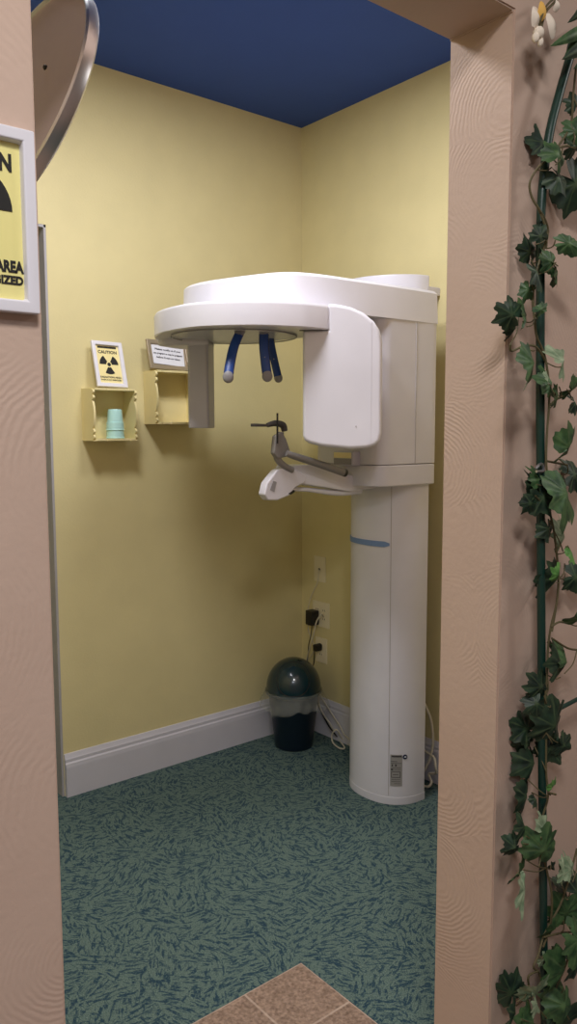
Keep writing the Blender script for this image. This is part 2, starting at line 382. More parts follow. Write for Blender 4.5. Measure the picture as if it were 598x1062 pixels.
# ------------------------------------------------------------------ panoramic x-ray machine
X = empty('panoramic_xray_machine', (2.235, 2.09, 0), 'tall white dental panoramic x-ray machine on half round column by the corner', 'x-ray machine')
def dsec(n=28, rx=.150, ry=.162, cx=2.235, cy=2.09, p=2.25, back=2.252):
    out = [(back, cy-ry)]
    for i in range(n+1):
        a = -PI/2 + PI*i/n
        c, s_ = math.cos(a), math.sin(a)
        out.append((cx-rx*abs(c)**(2/p), cy+ry*math.copysign(abs(s_)**(2/p), s_)))
    out.append((back, cy+ry))
    return out
colm = finish(prism(dsec(), 1.225, bev=.004, ang=60), 'column', 'white', X)
finish(prism(dsec(rx=.151, ry=.163, back=2.253), .030, bev=.0015, ang=60), 'column_plinth', 'white', colm)
def dpatch(y0, y1, z0, z1, off, name, m, parent, cut=None, n=14, thick=.0012):
    """thin curved plate following the column front; y0<y1 limits"""
    t = bmesh.new(); P = []
    pts = []
    for i in range(n+1):
        y = y0+(y1-y0)*i/n; u = min(1, abs((y-2.09)/.162))
        pts.append(Vector((2.235-.150*(1-u**2.25)**(1/2.25), y, 0)))
    rows = []
    for i, p in enumerate(pts):
        d = Vector((p.x-2.26, p.y-2.09, 0)).normalized()
        q0 = p + d*.0002; q1 = p + d*off
        za, zb = z0, z1
        if cut: za, zb = cut((p.y-y0)/(y1-y0))
        rows.append([t.verts.new((q.x, q.y, z)) for q, z in ((q0, za), (q1, za), (q1, zb), (q0, zb))])
    for A, B_ in zip(rows, rows[1:]):
        for k in range(4): t.faces.new((A[k], A[(k+1) % 4], B_[(k+1) % 4], B_[k]))
    t.faces.new(rows[0]); t.faces.new(rows[-1])
    return finish(t, name, m, parent)
dpatch(1.9845, 1.9865, .036, 1.22, .0012, 'panel_seam', 'seam', colm)
ls = dpatch(1.990, 2.235, .985, 1.005, .004, 'light_strip', 'lightblue', colm, cut=lambda t: (.982+.002*t+(.006 if t < .03 else 0), 1.003-(.006 if t < .03 else 0)))
tag(ls, 'pale blue curved strip')
lb = dpatch(1.9505, 1.981, .075, .197, .0016, 'rating_label', 'label', colm); tag(lb, 'grey rating label')
for (a, b, z0, z1) in ((1.936, 1.972, .188, .194), (1.950, 1.974, .170, .172), (1.936, 1.974, .163, .1645), (1.952, 1.958, .152, .160), (1.966, 1.971, .152, .160), (1.938, 1.970, .146, .1475), (1.965, 1.974, .136, .143), (1.938, 1.962, .139, .1405), (1.939, 1.973, .130, .132), (1.939, 1.973, .108, .110), (1.939, 1.941, .110, .130), (1.971, 1.973, .110, .130), (1.946, 1.966, .119, .121), (1.94, 1.972, .100, .1012), (1.94, 1.972, .092, .0932), (1.94, 1.96, .084, .0852)):
    a, b = (1.9505+(v-1.934)*.71 for v in (a, b))
    dpatch(a, b, z0, z1, .0021, 'label_print', 'labeldark', lb)
# small round emblem beside the label
en = Vector((-.473, -.881, 0)); eu = Vector((.881, -.473, 0)); ec = Vector((2.158, 1.945, .188))
em = finish(prism([(.009*math.cos(2*PI*k/24), .009*math.sin(2*PI*k/24)) for k in range(24)], .003, ec-en*.001, eu, (0, 0, 1), en), 'emblem', 'navy', colm)
finish(prism([(-.005, -.001), (.001, .005), (.001, .0015), (.005, .0015), (.005, -.0015), (.001, -.0015)], .0006, ec+en*.002, eu, (0, 0, 1), en), 'emblem_mark', 'paper', em)

# spine behind and its cap above the arm
finish(box(2.256, 2.335, 2.02, 2.20, 0, 1.93, bev=.01), 'spine', 'white2', X)
capp = cat_rom([(2.345, 2.02, 0), (2.29, 2.035, 0), (2.22, 2.09, 0), (2.17, 2.18, 0), (2.165, 2.27, 0), (2.20, 2.33, 0), (2.345, 2.34, 0)], 6)
finish(prism([(p.x, p.y) for p in capp], .085, (0, 0, 1.90), bev=.006, ang=50), 'spine_cap', 'white', X)
wb = box(2.335, WX, 2.02, 2.14, 1.915, 1.945, bev=.003); finish(wb, 'wall_bracket', 'white2', X)

# carriage
carp = [(2.262, 1.912), (2.235, 1.908), (2.03, 1.912), (1.992, 1.928), (1.972, 1.96), (1.965, 2.01), (1.965, 2.20), (1.99, 2.25), (2.04, 2.275), (2.262, 2.275)]
car = finish(prism(carp, 1.79-1.2885, (0, 0, 1.2885), bev=.003, seg=2, ang=50), 'carriage', 'white2', X)
finish(prism([(x, y) for x, y in carp], .075, (0, 0, 1.212), bev=.005, seg=3, ang=50), 'carriage_skirt', 'white2', car)
finish(box(2.150, 2.1525, 1.9075, 1.913, 1.29, 1.785), 'panel_seam', 'seam', car)
scr = box(1.93, 1.972, 2.00, 2.10, 1.285, 1.335, bev=.004); sc_ = finish(scr, 'control_panel', 'dim', car)
finish(box(1.9275, 1.931, 2.006, 2.094, 1.311, 1.331, bev=.001), 'display', 'cream', sc_)
finish(box(1.9275, 1.931, 2.006, 2.094, 1.289, 1.309, bev=.001), 'key_strip', 'midgray', sc_)

# overhead arm
armo = cat_rom([(2.262, 1.908, 0), (2.10, 1.908, 0), (1.87, 1.915, 0), (1.70, 1.928, 0), (1.60, 1.975, 0), (1.541, 2.093, 0), (1.497, 2.24, 0)], 6)
arml = [(p.x, p.y) for p in armo] + [(1.488, 2.30), (1.490, 2.36), (1.50, 2.40), (1.54, 2.43), (1.62, 2.44), (1.80, 2.41), (2.0, 2.34), (2.262, 2.29)]
def loft(outlines, bev=0):
    t = bmesh.new(); rs = []
    for z, pts in outlines: rs.append([t.verts.new((x, y, z(x, y) if callable(z) else z)) for x, y in pts])
    n = len(rs[0])
    for A, B_ in zip(rs, rs[1:]):
        for k in range(n): t.faces.new((A[k], A[(k+1) % n], B_[(k+1) % n], B_[k]))
    t.faces.new(rs[0]); t.faces.new(rs[-1])
    bmesh.ops.recalc_face_normals(t, faces=t.faces); bevel_sharp(t, bev, 3, 50); return t
def inset(pts, d, c):
    return [(x + (c[0]-x)*d/max(.05, math.hypot(c[0]-x, c[1]-y)), y + (c[1]-y)*d/max(.05, math.hypot(c[0]-x, c[1]-y))) for x, y in pts]
arm = finish(loft([(1.788, arml), (1.893, inset(arml, .004, (1.85, 2.17))), (1.903, inset(arml, .016, (1.85, 2.17)))]), 'overhead_arm', 'white', X, 25)

# rotating ring (the C of the machine): crescent plate seen from below
ro = cat_rom([(1.47, 2.50, 0), (1.405, 2.43, 0), (1.350, 2.33, 0), (1.328, 2.21, 0), (1.340, 2.08, 0), (1.40, 1.985, 0), (1.48, 1.917, 0), (1.58, 1.878, 0), (1.64, 1.868, 0), (1.693, 1.866, 0)], 6)
rb = cat_rom([(1.84, 1.93, 0), (1.79, 2.02, 0), (1.76, 2.14, 0), (1.75, 2.26, 0), (1.70, 2.38, 0), (1.60, 2.46, 0), (1.53, 2.51, 0)], 5)
rp = [(p.x, p.y) for p in ro] + [(p.x, p.y) for p in rb]
ring = finish(loft([(1.720, inset(rp, .004, (1.57, 2.2))), (1.724, rp), (1.786, rp), (1.796, inset(rp, .006, (1.57, 2.2)))]), 'rotating_ring', 'white', X, 42)
disc = bmesh.new(); bmesh.ops.create_cone(disc, cap_ends=True, segments=64, radius1=.205, radius2=.205, depth=.006, matrix=Matrix.Translation((1.555, 2.175, 1.7165)))
finish(disc, 'acrylic_disc', 'acrylic', ring)
dr = tube([(1.555+.206*math.cos(a), 2.175+.206*math.sin(a), 1.7165) for a in [2*PI*k/60 for k in range(61)]], .0022, 6); finish(dr, 'disc_rim', 'midgray', ring)
# sensor head hanging from the ring's left end
uA = Vector((.72, -.69, 0)); tA = Vector((.69, .72, 0))
so = Vector((1.498, 2.362, 0))
sn = prism([(.0, 0), (.062, 0), (.066, .012), (.066, .12), (-.006, .12), (-.008, .008)], 1.722-1.418, so+Vector((0, 0, 1.418)), uA, tA, (0, 0, 1), bev=.004)
sen = finish(sn, 'sensor_head', 'dim', X)
finish(prism([(.058, -.0012), (.0592, -.0012), (.0592, .004), (.058, .004)], .27, so+Vector((0, 0, 1.43)), uA, tA, (0, 0, 1)), 'panel_seam', 'seam', sen)
hs = prism([(-.112, .004), (-.085, -.022), (-.02, -.02), (.066, .0), (.066, .13), (-.06, .13)], .035, so+Vector((0, 0, 1.70)), uA, tA, (0, 0, 1), bev=.008, seg=3)
finish(hs, 'sensor_housing', 'white', X)
# tube head
A0 = Vector((1.6375, 1.9235, 0))
def th(z0, z1):
    L_ = .0775; R_ = .179
    pts = [(0, 1.392), (0, 1.722), (.078, 1.722), (.0775, 1.802), (.115, 1.798), (.150, 1.790), (.190, 1.772), (.222, 1.745), (.240, 1.718), (.248, 1.68), (.2485, 1.400), (.244, 1.375), (.228, 1.360), (.200, 1.352), (.150, 1.349), (.06, 1.358), (.02, 1.368), (.006, 1.377)]
    return pts
tt = prism(th(0, 0), .165, A0, uA, (0, 0, 1), tA, bev=.012, seg=4, ang=50)
tube_h = finish(tt, 'tube_head', 'white', X, 40)
fm = prism([(.214, 1.372), (.2155, 1.372), (.2155, 1.742), (.214, 1.742)], .002, A0-tA*.0008, uA, (0, 0, 1), tA); finish(fm, 'panel_seam', 'white2', tube_h)
sc2 = bmesh.new(); bmesh.ops.create_uvsphere(sc2, u_segments=10, v_segments=6, radius=.0022, matrix=Matrix.Translation(A0+uA*.168-tA*.0005+Vector((0, 0, 1.422)))); finish(sc2, 'screw', 'seam', tube_h)
# gap line between ring and tube head
finish(prism([(-.01, 1.7185), (.0785, 1.7185), (.0785, 1.7215), (-.01, 1.7215)], .01, A0-tA*.0015, uA, (0, 0, 1), tA), 'joint_gap', 'ink', tube_h)
# temple supports
def blade(p0, p1, bend, wdt, name='temple_support'):
    p0 = Vector(p0); p1 = Vector(p1); d = (p1-p0)
    side = RT.copy(); side.z = 0; side.normalize()
    root = tube([p0+Vector((0, 0, .012)), p0+Vector((0, 0, -.002)), p0+d*.16], [wdt*1.5, wdt*1.3, wdt*.85], 12, flat=.5, smoothn=4, side=side)
    o = finish(root, name, 'midgray', X)
    path = cat_rom([p0+d*.13, p0+d*.4+side*bend, p0+d*.75+side*bend*.7, p1], 5)
    finish(tube(path, wdt, 14, flat=.45, side=side), 'blue_cover', 'blue', o)
    rim = [p+side*wdt*.96 for p in path]; rim2 = [p-side*wdt*.96 for p in path]
    finish(tube(rim2, .0016, 6, bm=tube(rim, .0016, 6)), 'cover_edge', 'navy', o)
    b = bmesh.new(); bmesh.ops.create_uvsphere(b, u_segments=16, v_segments=10, radius=1, matrix=Matrix.Translation(p1) @ side.to_track_quat('X', 'Z').to_matrix().to_4x4() @ Matrix.Diagonal((wdt*1.18, wdt*.62, wdt*1.3, 1)))
    finish(b, 'end_pad', 'midgray', o)
    b = bmesh.new(); bmesh.ops.create_uvsphere(b, u_segments=10, v_segments=6, radius=.003, matrix=Matrix.Translation(path[8]-tA*.004)); finish(b, 'screw', 'midgray', o)
blade(at(249, 341, 2.06), at(236.5, 391, 2.03), -.006, .0145)
blade(at(273, 340, 2.04), at(277, 390, 2.02), -.003, .0145)
blade(at(278, 341, 2.16), at(288.5, 392, 2.16), -.002, .0125)

# patient support: white arm, paddle handle, grey tube, bite block
def hull(px, Y, thick, m, name, parent, bev=.006, seg=3):
    """body with the given side outline in the plane y=Y and a real thickness either side"""
    pts = [at(x, y, Y) for x, y in px]
    return finish(prism([(p.x, p.z) for p in pts], thick, (0, Y, 0), (1, 0, 0), (0, 0, 1), (0, 1, 0), bev=bev, seg=seg, ang=30), name, m, parent)
ps = hull([(304, 483), (322, 482), (345, 486), (358, 492), (384, 495), (392, 506), (372, 509), (362, 510), (340, 506), (312, 502), (297, 498)], 2.035, .09, 'white', 'patient_support', X, .005)
finish(tube([at(300, 507, 2.06), at(320, 508, 2.06), at(350, 511, 2.06), at(372, 507, 2.06)], [.007, .0075, .011, .02], 12, smoothn=5), 'lower_rail', 'white', ps)
pd = hull([(274, 513), (277, 501), (287, 488), (296, 484), (308, 487), (318, 494), (317, 500), (306, 506), (300, 514), (288, 519), (278, 519)], 2.02, .035, 'white2', 'handle_paddle', ps, .005, 3)
e1 = hull([(280, 508), (283, 498.5), (287, 500), (284.5, 510)], 2.0185, .004, 'midgray', 'keypad', pd, .0005, 1)
hull([(299, 512), (305, 508), (306, 510), (302, 513)], 2.0185, .004, 'black', 'button', pd, .0005, 1)
gt = finish(tube([at(297, 470, 1.99), at(305, 473, 1.985), at(330, 481, 1.98), at(356, 490, 1.975)], [.010, .0115, .0125, .0135], 16, smoothn=5), 'grab_tube', 'gray', ps)
fc = tube([at(355.5, 489.8, 1.975), at(358, 490.6, 1.975)], .0138, 16); finish(fc, 'tube_cap', 'black', gt)
finish(tube([at(291, 448, 2.02), at(290, 458, 2.02), at(287, 470, 2.02), at(289, 478, 2.02), at(296, 484, 2.02), at(303, 487.5, 2.02)], [.010, .012, .0135, .0115, .0105, .0105], 14, smoothn=5), 'bite_post', 'gray', ps)
gp = hull([(286, 452), (293, 448), (297, 455), (302, 470), (297, 474), (288, 476), (284, 470)], 2.005, .022, 'gray', 'post_cover', ps, .005)
bb_ = finish(tube([at(277, 441, 2.02), at(285, 439, 2.02), at(293, 441, 2.02), at(295, 447, 2.02)], [.007, .010, .0115, .010], 12, smoothn=5), 'bite_holder', 'darkgray', ps)
finish(prism([(0, 0), (.055, 0), (.055, .008), (0, .010)], .03, at(265.5, 442.5, 2.005), (1, 0, 0), (0, 0, 1), (0, 1, 0), bev=.002), 'bite_plate', 'darkgray', bb_)
finish(tube([at(287.5, 428.5, 2.0), at(287.5, 460, 2.0)], .0032, 10), 'bite_rod', 'black', bb_)

# ------------------------------------------------------------------ wall shelves
def shelf(x0, x1, z0, z1, d, label):
    e = empty('wall_shelf', (x0, WY, z0), label, 'shelf', 'cream scalloped box shelves on the yellow wall')
    H_ = z1-z0; t_ = .008
    def side(x):
        pr = [(0, 0), (d-.004, 0)]
        n = 72
        for i in range(n+1):
            v = i/n
            k = v*H_
            # bracket profile: small scallops at the ends, wide belly in the middle
            if v < .22: o_ = -.012+.014*abs(math.sin(PI*v/.11))**.6
            elif v > .78: o_ = -.012+.014*abs(math.sin(PI*(1-v)/.11))**.6
            else: o_ = -.012+.018*abs(math.sin(PI*(v-.22)/.56))**.6
            pr.append((d-.008+o_, .004+v*(H_-.008)))
        pr += [(0, H_)]
        return prism(pr, t_, (x, WY, z0), (0, -1, 0), (0, 0, 1), (1, 0, 0))
    finish(side(x0), 'side_panel', 'cream', e, 50); finish(side(x1-t_), 'side_panel', 'cream', e, 50)
    def plank(z):
        pr = [(x0+t_, 0)]; n = 48
        for i in range(n+1):
            v = i/n; q = .0045 if (abs(v-.5) < .2 or v < .12 or v > .88) else 0
            pr.append((x0+t_+v*(x1-x0-2*t_), -(d-.012+q)))
        pr.append((x1-t_, 0))
        return prism(pr, t_, (0, WY, z), (1, 0, 0), (0, 1, 0), (0, 0, 1))
    finish(plank(z0), 'bottom_board', 'cream', e, 50); finish(plank(z1-t_), 'top_board', 'cream', e, 50)
    finish(box(x0+t_, x1-t_, WY-.005, WY, z0+t_, z1-t_), 'back_board', 'cream', e)
    return e
shelf(1.316, 1.497, 1.372, 1.568, .105, 'small cream box shelf with scalloped sides holding the aqua cups')
shelf(1.582, 1.785, 1.435, 1.645, .105, 'empty cream box shelf with scalloped sides beside the machine sensor')

# cups: two nested, upside down
def cup(z, label, m='cup'):
    c = (1.424, WY-.058, z)
    pf = [(.0345, 0), (.0355, .002), (.0345, .004), (.0335, .005), (.0325, .030), (.0300, .032), (.0265, .075), (.024, .080), (0, .081), (0, .079), (.023, .078), (.0255, .073), (.0315, .004), (.0345, 0)]
    o = finish(lathe(pf, c, 32), 'plastic_cup', m, None, 30, loc=c)
    return tag(o, label, 'cup', 'aqua cups stacked upside down')
cup(1.3805, 'aqua plastic cup upside down on shelf, lower of the two nested')
cup(1.4105, 'aqua plastic cup nested on top of the other upside down cup')

# ------------------------------------------------------------------ signs
def trefoil(parent, o, ux, uy, R, m='ink'):
    o = Vector(o); ux = Vector(ux); uy = Vector(uy); uz = ux.cross(uy)
    t = bmesh.new()
    for c in (-PI/2, PI/6, 5*PI/6):
        pts = []
        for k in range(9): a = c-PI/6+PI/3*k/8; pts.append((math.cos(a)*R, math.sin(a)*R))
        for k in range(9): a = c+PI/6-PI/3*k/8; pts.append((math.cos(a)*R*.3, math.sin(a)*R*.3))
        prism(pts, .0005, o, ux, uy, uz, bm=t)
    prism([(math.cos(a)*R*.19, math.sin(a)*R*.19) for a in [2*PI*k/20 for k in range(20)]], .0005, o, ux, uy, uz, bm=t)
    return finish(t, 'radiation_symbol', m, parent, 0)
def caution_sign(cen, ux, uy, w_, h_, bt, depth, label, pm, lines, loc, title_y=.30, tre_y=0.03, tre_r=.38, strap=False):
    cen = Vector(cen); ux = Vector(ux).normalized(); uy = Vector(uy).normalized(); uz = ux.cross(uy)
    e = empty('caution_sign', loc, label, 'sign')
    finish(frame_ring(w_, h_, bt, depth, cen, ux, uy, uz), 'frame', 'frame', e)
    iw, ih = w_-2*bt, h_-2*bt
    pp = finish(prism([(-iw/2-.001, -ih/2-.001), (iw/2+.001, -ih/2-.001), (iw/2+.001, ih/2+.001), (-iw/2-.001, ih/2+.001)], depth*.35, cen, ux, uy, uz), 'poster', pm, e)
    f = cen+uz*(depth*.35+.0002)
    if strap: finish(prism([(-iw*.40, ih*.425), (iw*.40, ih*.425), (iw*.40, ih*.475), (-iw*.40, ih*.475)], .0005, f, ux, uy, uz), 'black_bar', 'ink', pp)
    trefoil(pp, f+uy*ih*tre_y, ux, uy, iw*tre_r)
    for (bd, sz, yy, wd, bo, *dx) in lines: text('lettering', bd, sz, f+uy*ih*yy+ux*(dx[0]*iw if dx else 0), ux, uy, 'ink', pp, bo, iw*wd)
    return e
# near sign on the door wall, left edge of the picture
caution_sign((.2705, DY0, 1.6225), (1, 0, 0), (0, 0, 1), .1335, .183, .0125, .012,
             'white framed yellow radiation caution sign on the pinkish wall left of the doorway', 'poster',
             (('CAUTION', .023, .355, .74, .0011, .04), ('RADIATION AREA', .0155, -.29, .86, .0008, .055), ('WHEN ENERGIZED', .0115, -.375, .86, .0006, .055)),
             (.268, DY0, 1.533), tre_y=.06, tre_r=.40)
# small sign leaning on the left shelf
lt = Vector((.0, -.30, -1)).normalized()*-1
caution_sign((1.409, WY-.046, 1.6575), (1, .0, -.02), (0.0, .27, 1), .125, .178, .0145, .012,
             'small white framed caution sign leaning above the shelf with aqua cups', 'cream_poster',
             (('CAUTION', .0165, .32, .80, .0006), ('RADIATION AREA', .010, -.34, .90, .0003), ('WHEN X-RAY ENERGIZED', .0075, -.41, .88, .0002)),
             (1.409, WY-.06, 1.568), tre_y=.0, tre_r=.40, strap=True)
# notice in metal stand on the right shelf
cen = Vector((1.668, WY-.05, 1.7045)); ux = Vector((1, 0, -.02)).normalized(); uy = Vector((0, .27, 1)).normalized(); uz = ux.cross(uy)
e = empty('notice_frame', (1.69, WY-.06, 1.645), 'brushed metal frame with a white printed notice leaning above the empty shelf', 'frame')
finish(frame_ring(.190, .120, .017, .012, cen, ux, uy, uz), 'frame', 'champagne', e)
finish(prism([(-.082, -.047), (.082, -.047), (.082, .047), (-.082, .047)], .003, cen, ux, uy, uz), 'backing', 'champagne', e)
pu = (ux*1+uy*-.05).normalized(); pv = uz.cross(pu)
pc = cen - ux*.004 + uy*.003 + uz*.0045
pp = finish(prism([(-.073, -.042), (.073, -.042), (.073, .042), (-.073, .042)], .001, pc, pu, pv, uz), 'paper', 'paper', e)
for i, tx in enumerate(('Please notify us if you', 'are pregnant or may be pregnant', 'before X-rays are taken')):
    text('lettering', tx, .0105, pc+uz*.0012+pv*(.018-.0165*i), pu, pv, 'ink', pp, .0003, (.115, .13, .105)[i])

# ------------------------------------------------------------------ bin
bc = Vector((2.205, 2.655, 0))
e = empty('waste_bin', bc, 'dark teal swing top waste bin with clear liner in the room corner', 'bin')
finish(lathe([(0, 0), (.080, 0), (.084, .004), (.112, .235), (.116, .240), (.116, .262), (.106, .262), (.104, .235), (.07, .01), (0, .01)], bc, 48), 'body', 'tealdark', e)
dp = [(.124, .248), (.126, .252), (.126, .262), (.1225, .268)] + [(.122*math.cos(a), .268+.134*math.sin(a)) for a in [PI/2*k/14 for k in range(15)]]
lid = finish(lathe(dp[:-1]+[(0, .402)], bc, 56), 'lid', 'teal', e, 40)
# round swing flap on the dome, facing the camera
fd = (Vector((-.60, -.70, .62))).normalized()
q = fd.to_track_quat('Z', 'Y').to_matrix()
def domep(a, b, off):                 # point on the dome at polar angle a from flap axis
    v = q @ Vector((math.sin(a)*math.cos(b), math.sin(a)*math.sin(b), math.cos(a)))
    return bc + Vector((v.x*(.122+off), v.y*(.122+off), .268+max(v.z, -.02)*(.134+off)))
t = bmesh.new(); rs = []
for j in range(9): rs.append([t.verts.new(domep(.62*(j+.001)/8, 2*PI*k/40, .003 if j < 8 else .0015)) for k in range(40)])
for A, B_ in zip(rs, rs[1:]):
    for k in range(40): t.faces.new((A[k], A[(k+1) % 40], B_[(k+1) % 40], B_[k]))
finish(t, 'swing_flap', 'teal', e, 60)
finish(tube([domep(.645, 2*PI*k/48, .0005) for k in range(49)], .0022, 6), 'flap_groove', 'ink', lid)
rn = random.Random(3)
ph = [rn.random()*6 for _ in range(6)]
def wob(a, j):
    return 1 + .012*math.sin(9*a+ph[0])*j*.5 + .016*math.sin(17*a+ph[1]+j)*j*.4 + .02*math.sin(5*a+ph[2])*j*.3
t = lathe([(.127, .262), (.129, .250), (.134, .232), (.143, .214), (.150, .198), (.144, .190)], bc, 90, wob=wob)
for v in t.verts:
    a = math.atan2(v.co.y-bc.y, v.co.x-bc.x)
    fl = max(0, (.262-v.co.z)/.07)
    v.co.z += fl*(.010*math.sin(3*a+1) + .006*math.sin(11*a))
    v.co.z -= fl*.006
    r = Vector((v.co.x-bc.x, v.co.y-bc.y, 0))
    if a < .2 and a > -1.4: v.co += r*.09*fl*math.sin((a+1.4)/1.6*PI)
for v in t.verts:
    v.co.x = min(v.co.x, WX-.024); v.co.y = min(v.co.y, WY-.024)
finish(t, 'liner_bag', 'bag', e, 60)

# ------------------------------------------------------------------ outlets, plugs, cables on the right wall
def plate(name, yc, zc, w_, h_, label, kind):
    e = empty(name, (WX, yc, zc), label, 'outlet')
    finish(prism([(-w_/2, -h_/2), (w_/2, -h_/2), (w_/2, h_/2), (-w_/2, h_/2)], .006, (WX, yc, zc), (0, 1, 0), (0, 0, 1), (-1, 0, 0), bev=.002), 'cover_plate', 'plate', e)
    if kind == 'duplex' or kind == 'double':
        for yy in ((0,) if kind == 'duplex' else (-.023, .023)):
            for zz in (-.02, .02):
                so_ = finish(prism([(.017*math.cos(a), .014*math.sin(a)) for a in [2*PI*k/20 for k in range(20)]], .0015, (WX-.006, yc+yy, zc+zz), (0, 1, 0), (0, 0, 1), (-1, 0, 0)), 'socket', 'plate', e)
                for k in (-.006, .006): finish(prism([(-.001, -.004), (.001, -.004), (.001, .004), (-.001, .004)], .0004, (WX-.0075, yc+yy+k, zc+zz+.002), (0, 1, 0), (0, 0, 1), (-1, 0, 0)), 'slot', 'ink', so_)
    else:
        finish(prism([(.005*math.cos(a), .005*math.sin(a)) for a in [2*PI*k/12 for k in range(12)]], .004, (WX-.006, yc, zc), (0, 1, 0), (0, 0, 1), (-1, 0, 0)), 'jack', 'ink', e)
    return e
plate('jack_plate', 2.703, .772, .076, .118, 'cream single jack plate with thin white cord, topmost on the wall above bin', 'jack')
plate('wall_outlet', 2.694, .561, .112, .118, 'wide cream outlet plate with black adapter plugged in, middle of three', 'double')
plate('wall_outlet', 2.692, .392, .076, .118, 'cream outlet plate with black plug just above the bin, lowest of three', 'duplex')
ad = finish(prism([(-.024, -.034), (.024, -.034), (.024, .034), (-.024, .034)], .045, (WX-.0085, 2.725, .545), (0, 1, 0), (0, 0, 1), (-1, 0, 0), bev=.005, seg=3), 'power_adapter', 'black', None, 35, loc=(WX-.0085, 2.725, .545))
tag(ad, 'square black power adapter plugged into the middle outlet', 'adapter')
pg = finish(prism([(-.012, -.016), (.012, -.018), (.014, .012), (.0, .018), (-.014, .012)], .038, (WX-.0085, 2.692, .41), (0, 1, 0), (0, 0, 1), (-1, 0, 0), bev=.004), 'power_plug', 'black', None, 35, loc=(WX-.0085, 2.692, .41))
tag(pg, 'black power plug in the lowest outlet above the bin', 'plug')
def cable(name, pts, r, m, label, group=None):
    P = [Vector(p) for p in pts]; o = finish(tube(P, r, 8, smoothn=7), name, m, None, 60, loc=P[0]); tag(o, label, 'cable', group); return o
a_ = lambda x, y, X_=WX-.03: atx(x, y, X_)
cable('white_cable', [(WX-.010, 2.703, .772), a_(329, 604, WX-.035), a_(322, 620, WX-.035), a_(319, 636, WX-.035), a_(320, 655, WX-.03), a_(326, 672, WX-.02), (WX-.018, 2.77, .33)], .0022, 'cord', 'thin white cord hanging from the topmost jack plate')
cable('white_cable', [(WX-.010, 2.672, .555), a_(333, 637, WX-.045), a_(328, 645, WX-.055), a_(325, 658, WX-.055), a_(321, 672, WX-.05), a_(318, 683, WX-.035), (WX-.028, 2.79, .25), (WX-.028, 2.77, .12)], .0032, 'cord', 'white power cord looping from the middle outlet down past the plug')
cable('black_cable', [(WX-.03, 2.725, .512), a_(322, 660, WX-.03), a_(320, 668, WX-.03), a_(319, 680, WX-.03), (WX-.03, 2.78, .22)], .002, 'black', 'thin black cord hanging under the black power adapter')
cable('black_cable', [(WX-.046, 2.692, .402), (WX-.055, 2.682, .38), (WX-.045, 2.70, .33), (WX-.035, 2.745, .26), (WX-.03, 2.76, .15)], .0028, 'black', 'black cord curving down from the lowest outlet behind the bin')
fl = lambda x, y, z=.008: CAM + ray(x, y)*((z-CAMH)/ray(x, y).z)
cable('floor_cable', [(WX-.028, 2.70, .20), (WX-.032, 2.66, .12), a_(343, 752, WX-.035), fl(349, 764, .01), fl(357, 775), fl(352, 776), fl(345, 770), a_(344, 762, WX-.06), a_(349, 757, WX-.05), fl(357, 769), fl(366, 776), (WX-.12, 2.27, .008)], .0036, 'cord', 'white cable looping on the floor between bin and column')
cable('floor_cable', [(WX-.03, 2.71, .17), a_(338, 748, WX-.034), a_(346, 760, WX-.04), fl(352, 766, .007), fl(362, 771), (WX-.1, 2.3, .008)], .003, 'black', 'black cable on the floor between bin and column')
cable('floor_cable', [(WX-.028, 2.69, .2), a_(347, 745, WX-.03), a_(353, 754, WX-.03), a_(359, 764, WX-.035), (WX-.06, 2.33, .03), (WX-.1, 2.2, .01)], .003, 'cord', 'white cable slanting down the baseboard behind the column')
cable('column_cable', [(2.345, 2.02, .34), (2.352, 1.985, .27), (2.352, 1.975, .18), (2.345, 1.99, .10), (2.33, 2.02, .04), (2.32, 2.06, .012)], .005, 'cord', 'white cable hanging behind the right side of the column')
cable('coiled_cable', [(2.35, 2.03, .14), (2.345, 1.965, .13), (2.335, 1.945, .10), (2.345, 1.95, .07), (2.35, 1.99, .05), (2.335, 1.965, .03), (2.32, 1.975, .012), (2.33, 2.04, .008)], .005, 'cord', 'white cable coil on the floor right of the column')

# ------------------------------------------------------------------ round mirror disc at the top left
dc = Vector((.5146, 1.3240, 1.9329))
vd = (CAM-dc).normalized()
rr = (RT - vd*RT.dot(vd)).normalized(); uu = vd.cross(rr)
if uu.dot(UP) < 0: uu = -uu
nn = Vector((-.9369, -.0904, .3377)).normalized()
la = (uu*.888 + rr*.46); la = (la-nn*la.dot(nn)).normalized(); lb_ = nn.cross(la)
RD = .2015
e = empty('round_mirror', dc, 'round grey disc with chrome rim hanging at the top left behind the doorway', 'mirror')
def circ(r, z, n=72): return [dc + (la*math.cos(a)+lb_*math.sin(a))*r + nn*z for a in [2*PI*k/n for k in range(n)]]
def ringloft(spec, n=72, cap=True):
    t = bmesh.new(); rs = [[t.verts.new(p) for p in circ(r, z, n)] for r, z in spec]
    for A, B_ in zip(rs, rs[1:]):
        for k in range(n): t.faces.new((A[k], A[(k+1) % n], B_[(k+1) % n], B_[k]))
    if cap: t.faces.new(rs[0]); t.faces.new(rs[-1])
    return t
finish(ringloft([(RD-.004, -.004), (RD-.004, -.016), (RD*.7, -.035), (RD*.3, -.048), (.01, -.05)]), 'dome_back', 'gray', e)
finish(ringloft([(RD-.003, -.001), (RD-.003, -.004)]), 'disc_face', 'mirrorface', e)
finish(ringloft([(RD-.004, -.002), (RD-.003, .003), (RD, .004), (RD+.003, .001), (RD+.004, -.008), (RD+.003, -.016), (RD, -.019), (RD-.004, -.016), (RD-.004, -.002)], cap=False), 'chrome_rim', 'chrome', e)
b = bmesh.new(); bmesh.ops.create_uvsphere(b, u_segments=12, v_segments=8, radius=.004, matrix=Matrix.Translation(dc + (CAM+ray(47, 70)*(dc-CAM).dot(nn)/ray(47, 70).dot(nn) - dc))); finish(b, 'screw', 'ink', e)
